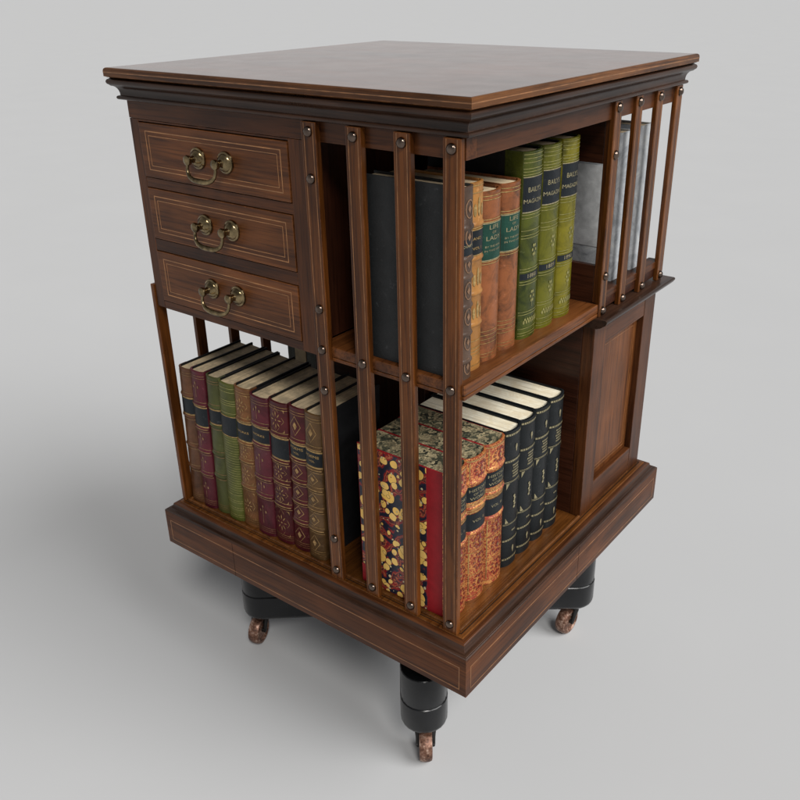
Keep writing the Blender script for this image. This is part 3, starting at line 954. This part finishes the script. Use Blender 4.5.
# --- upper right row ----------------------------------------------------
RZ = math.pi/2
GX = 0.2235       # spine front
def up_y(a, b_): return (a+b_)/2
def tool_dim(bm, T, b, h):
    for k in range(7):
        cz = h*(0.07+0.137*k)
        wrap_outline(bm, oval(0, cz, T*0.28, 0.009), 0.0012, T, b, 0.0005)
        solid(bm, diamond(0, cz, T*0.12, 0.004), T, b, 0.0005)
    return M['blind']
make_book((GX+0.006, -0.2205, SH), RZ, 0.0205, 0.189, 0.118, 0.005, M['dim'], M['slate'], M['pg_old'],
          'thin dim brown embossed book with slate black boards, at the corner behind the upper slats',
          'books on the upper shelf', (0.10, 0.25, 0.40, 0.55, 0.645, 0.80), tool_dim, ((0.665, 0.745, M['label_black'], [('DIARY', 0.0036, 0.71)], None),), wrap=0.006)
def tool_tan(bm, T, b, h):
    for v in (0.985, 0.95, 0.80, 0.775, 0.625, 0.605, 0.42, 0.25, 0.17, 0.13, 0.11, 0.09, 0.03): rng(bm, v, h, T, b, 0.0007)
    for cz in (0.88*h, 0.52*h, 0.34*h):
        solid(bm, oval(0, cz, T*0.07, 0.009), T, b, 0.0005)
        for q in (-1, 1): solid(bm, oval(q*T*0.2, cz-0.003, T*0.07, 0.006), T, b, 0.0005)
    return M['gilt']
make_book((GX, -0.1960, SH), RZ, 0.0268, 0.1880, 0.108, 0.007, M['tan'], M['tan'], M['pg_old'],
          'golden tan calf book with a black label and raised bands on the upper shelf',
          'books on the upper shelf', (0.79, 0.615, 0.43, 0.26), tool_tan, ((0.635, 0.765, M['label_black'], [('AND', 0.0040, 0.72), ('VOL I', 0.0038, 0.67)], M['gilt']),), wrap=0.02)
def tool_rust(bm, T, b, h):
    for v in (0.975, 0.955, 0.846, 0.832, 0.608, 0.594, 0.19, 0.165, 0.14, 0.115, 0.05, 0.03): rng(bm, v, h, T, b, 0.0008 if v > 0.3 else 0.0005)
    return M['gilt']
RT = [('LIFE', 0.0062, 0.800), ('OF', 0.0034, 0.770), ('LADY', 0.0062, 0.738), ('BY THE HON.', 0.0027, 0.692), ('IN TWO VOLS', 0.0027, 0.668)]
for k, (a, b_, lbl, hh) in enumerate(((-0.1815, -0.1460, 'rust brown mottled book with green label, beside the golden tan one', 0.1745),
                                      (-0.1440, -0.1100, 'rust brown mottled book with green label, beside the first green volume', 0.1755))):
    make_book((GX-0.0015, up_y(a, b_), SH), RZ, b_-a, hh, 0.120, 0.0095, M['rust'], M['rust'], M['pg_old'], lbl,
              'books on the upper shelf', (), tool_rust, ((0.615, 0.825, M['label_green'], RT, M['giltpale']),), wrap=0.02)
def tool_lime(bm, T, b, h):
    for v in (0.985, 0.965, 0.945, 0.915, 0.90, 0.885, 0.682, 0.665, 0.60, 0.575, 0.56, 0.395, 0.38, 0.325, 0.31, 0.155, 0.14, 0.02, 0.035, 0.06): rng(bm, v, h, T, b, 0.0006)
    for cz in (0.49*h, 0.235*h):
        for q in range(6):
            a = q*math.pi/3
            solid(bm, oval(0.0032*math.cos(a), cz+0.0055*math.sin(a), 0.0012, 0.0018, 7), T, b, 0.0005)
        solid(bm, [(-0.0003, cz-0.012), (0.0003, cz-0.012), (0.0003, cz+0.006), (-0.0003, cz+0.006)], T, b, 0.0005)
    for q in range(-3, 4):
        solid(bm, oval(q*T*0.11, 0.095*h, 0.0014, 0.0022, 7), T, b, 0.0005)
        solid(bm, oval(q*T*0.11+T*0.05, 0.11*h, 0.0012, 0.0016, 7), T, b, 0.0005)
    return M['giltgreen']
for k, (a, b_, mm, yr, pt, lbl) in enumerate(((-0.1055, -0.0690, 'lime1', '1888', 'PART I', 'darkest green of the three black-labelled green books, next to a rust brown one'),
                                      (-0.0655, -0.0290, 'lime2', '1889', 'PART II', 'middle one of the three black-labelled green books'),
                                      (-0.0245, 0.0110, 'lime3', '1890', 'PART III', 'brightest yellow-green book, end of the upper shelf row by the divider'))):
    make_book((GX-0.0015, up_y(a, b_), SH), RZ, b_-a, 0.2005+0.0006*k, 0.125, 0.0075, M[mm], M['blackcloth'], M['pg_old'], lbl,
              'books on the upper shelf', (), tool_lime,
              ((0.695, 0.873, M['label_black'], [("BAILY'S", 0.0072, 0.808), ('MAGAZINE', 0.0060, 0.750)], M['giltpale']),
               (0.335, 0.370, M['label_black'], [(yr, 0.0062, 0.3525)], None)), wrap=0.02)
# two blue-grey books in the far compartment, backs to the far side
for k, (y, hh, lbl) in enumerate(((0.127, 0.190, 'blue-grey marbled book behind the open divider, just past the green volumes'),
                                  (0.1830, 0.191, 'blue-grey marbled book standing deepest behind the upper right-hand slats'))):
    b = make_book((0.2230, y, SH), RZ, 0.033, hh, 0.150, 0.002, M['bluemarble'], M['bluemarble'], M['pg_old'], lbl, 'blue-grey marbled books', (), None, (), wrap=0.004)
    bm = bmesh.new(); box(bm, -0.0169, -0.0161, 0.006, 0.110, 0.050, 0.150, bev=0.0002)
    finish('paper_panel', bm, M['paperlabel'], b)

# --- lower right row ----------------------------------------------------
def tool_giltred(bm, T, b, h):
    for v in (0.985, 0.845, 0.83, 0.70, 0.685, 0.655, 0.64, 0.50, 0.485, 0.35, 0.19, 0.03):
        rng(bm, v, h, T, b, 0.0015 if v > 0.4 else 0.0006)
    for z0, z1 in ((0.045, 0.185), (0.205, 0.345), (0.365, 0.478), (0.862, 0.975)):
        cz = (z0+z1)/2*h; hh = (z1-z0)/2*h
        for sx in (-1, 1):
            for q in range(5):
                a = math.radians(-62+31*q)
                solid(bm, oval(sx*T*0.24*math.cos(a), cz+hh*0.80*math.sin(a), 0.0020, 0.0017, 8), T, b, 0.0006, 1)
                solid(bm, oval(sx*T*0.24*math.cos(a), cz+hh*0.80*math.sin(a), 0.0008, 0.0007, 6), T, b, 0.0008, 0)
        solid(bm, oval(0, cz, 0.0030, 0.0040, 10), T, b, 0.0006, 1)
        solid(bm, oval(0, cz, 0.0013, 0.0020, 8), T, b, 0.0008, 0)
        for sz in (-1, 1):
            solid(bm, diamond(0, cz+sz*hh*0.62, 0.0022, 0.0032), T, b, 0.0006, 1)
        for sx in (-0.84, 0.84):
            wrap_rect(bm, sx-0.02, sx+0.02, z0*h, z1*h, T, b, 0.0005, 0, 2)
    return [M['gilt'], M['crimson']]
for k in range(3):
    y0 = -0.2265+0.0385*k
    b = make_book((0.2150, y0+0.0192, DECK), RZ, 0.0382, 0.1925, 0.131, 0.010, M['giltred'], M['red'], M['pg_marble'],
                  ('gilded red volume showing its spotted marbled board and red edge behind the slats',
                   'gilded red volume between two others like it in the lower row',
                   'gilded red volume with a marbled top, touching the black books')[k],
                  'gilded red books with marbled edges', (0.838, 0.670, 0.493), tool_giltred,
                  ((0.712, 0.815, M['label_black'], [('HISTORY', 0.0052, 0.787), ('OF THE', 0.0040, 0.760), ('WORLD', 0.0052, 0.733)], None),
                   (0.512, 0.630, M['label_black'], [('VOL. ' + ('I', 'II', 'III')[k], 0.0050, 0.575)], None)), wrap=0.0015, square=0.0014, head=0.0016, bt=0.0011)
    bm = bmesh.new()
    box(bm, -0.0193, -0.0186, 0.0335, 0.1300, 0.0012, 0.1912, bev=0.0002)
    finish('marbled_paper', bm, M['marble'], b)
    bm = bmesh.new()
    box(bm, -0.0195, -0.0186, 0.1220, 0.1312, 0.0, 0.026, bev=0.0003)
    finish('cloth_corner', bm, M['red'], b)

def tool_black(bm, T, b, h):
    for v in (0.975, 0.79, 0.205, 0.06):
        for q in range(-5, 6):
            solid(bm, oval(q*T*0.085, v*h, 0.0013, 0.0011, 6), T, b, 0.0005)
        rng(bm, v+0.006, h, T, b, 0.0003, s=0.92); rng(bm, v-0.006, h, T, b, 0.0003, s=0.92)
    for v in (0.645, 0.325): rng(bm, v, h, T, b, 0.0006, s=0.92); 
    for v in (0.638, 0.332): rng(bm, v, h, T, b, 0.0005, s=0.92)
    w = T*0.40
    for s in (-1, 1):
        for v, dv in ((0.632, -1), (0.338, 1)):
            x = s*w; z = v*h
            solid(bm, [(x, z), (x-s*0.0042, z), (x, z+dv*0.008)], T, b, 0.0006)
    for v in (0.88, 0.13):
        solid(bm, oval(0, v*h, 0.0020, 0.0038, 10), T, b, 0.0006)
        solid(bm, diamond(0, v*h-0.0045, 0.0011, 0.003), T, b, 0.0006)
    for v, n, l in ((0.755, 1, 0.0060), (0.735, 1, 0.0048), (0.715, 1, 0.0066), (0.695, 1, 0.0052), (0.675, 1, 0.0056), (0.27, 1, 0.0034)):
        z = v*h
        x = -l
        while x < l:
            wd = random.uniform(0.0006, 0.0012)
            solid(bm, [(x, z-0.0011), (x+wd, z-0.0011), (x+wd, z+0.0011), (x, z+0.0011)], T, b, 0.0005)
            x += wd+0.0005
    for q in range(5):
        z = h*(0.445+0.020*q)
        solid(bm, oval(0.0006*(1 if q % 2 else -1), z, 0.0021, 0.0020, 8), T, b, 0.0006)
    return M['giltpale']
kl = ('black leather book touching the marbled red volumes', 'black leather book with white page tops, second after the red volumes',
      'black leather book with white page tops, next to the last one of the row', 'black leather book at the inner end of the lower row, facing the dark partition')
for k in range(4):
    y0 = -0.1085+0.0350*k
    make_book((0.2130, y0+0.0175, DECK), RZ, 0.0346, 0.1915+0.0006*k, 0.135, 0.0085, M['blackleather'], M['blackleather'], M['pg_cream'], kl[k],
              'black leather books with white page tops', (), tool_black, (), wrap=0.02, square=0.0022)
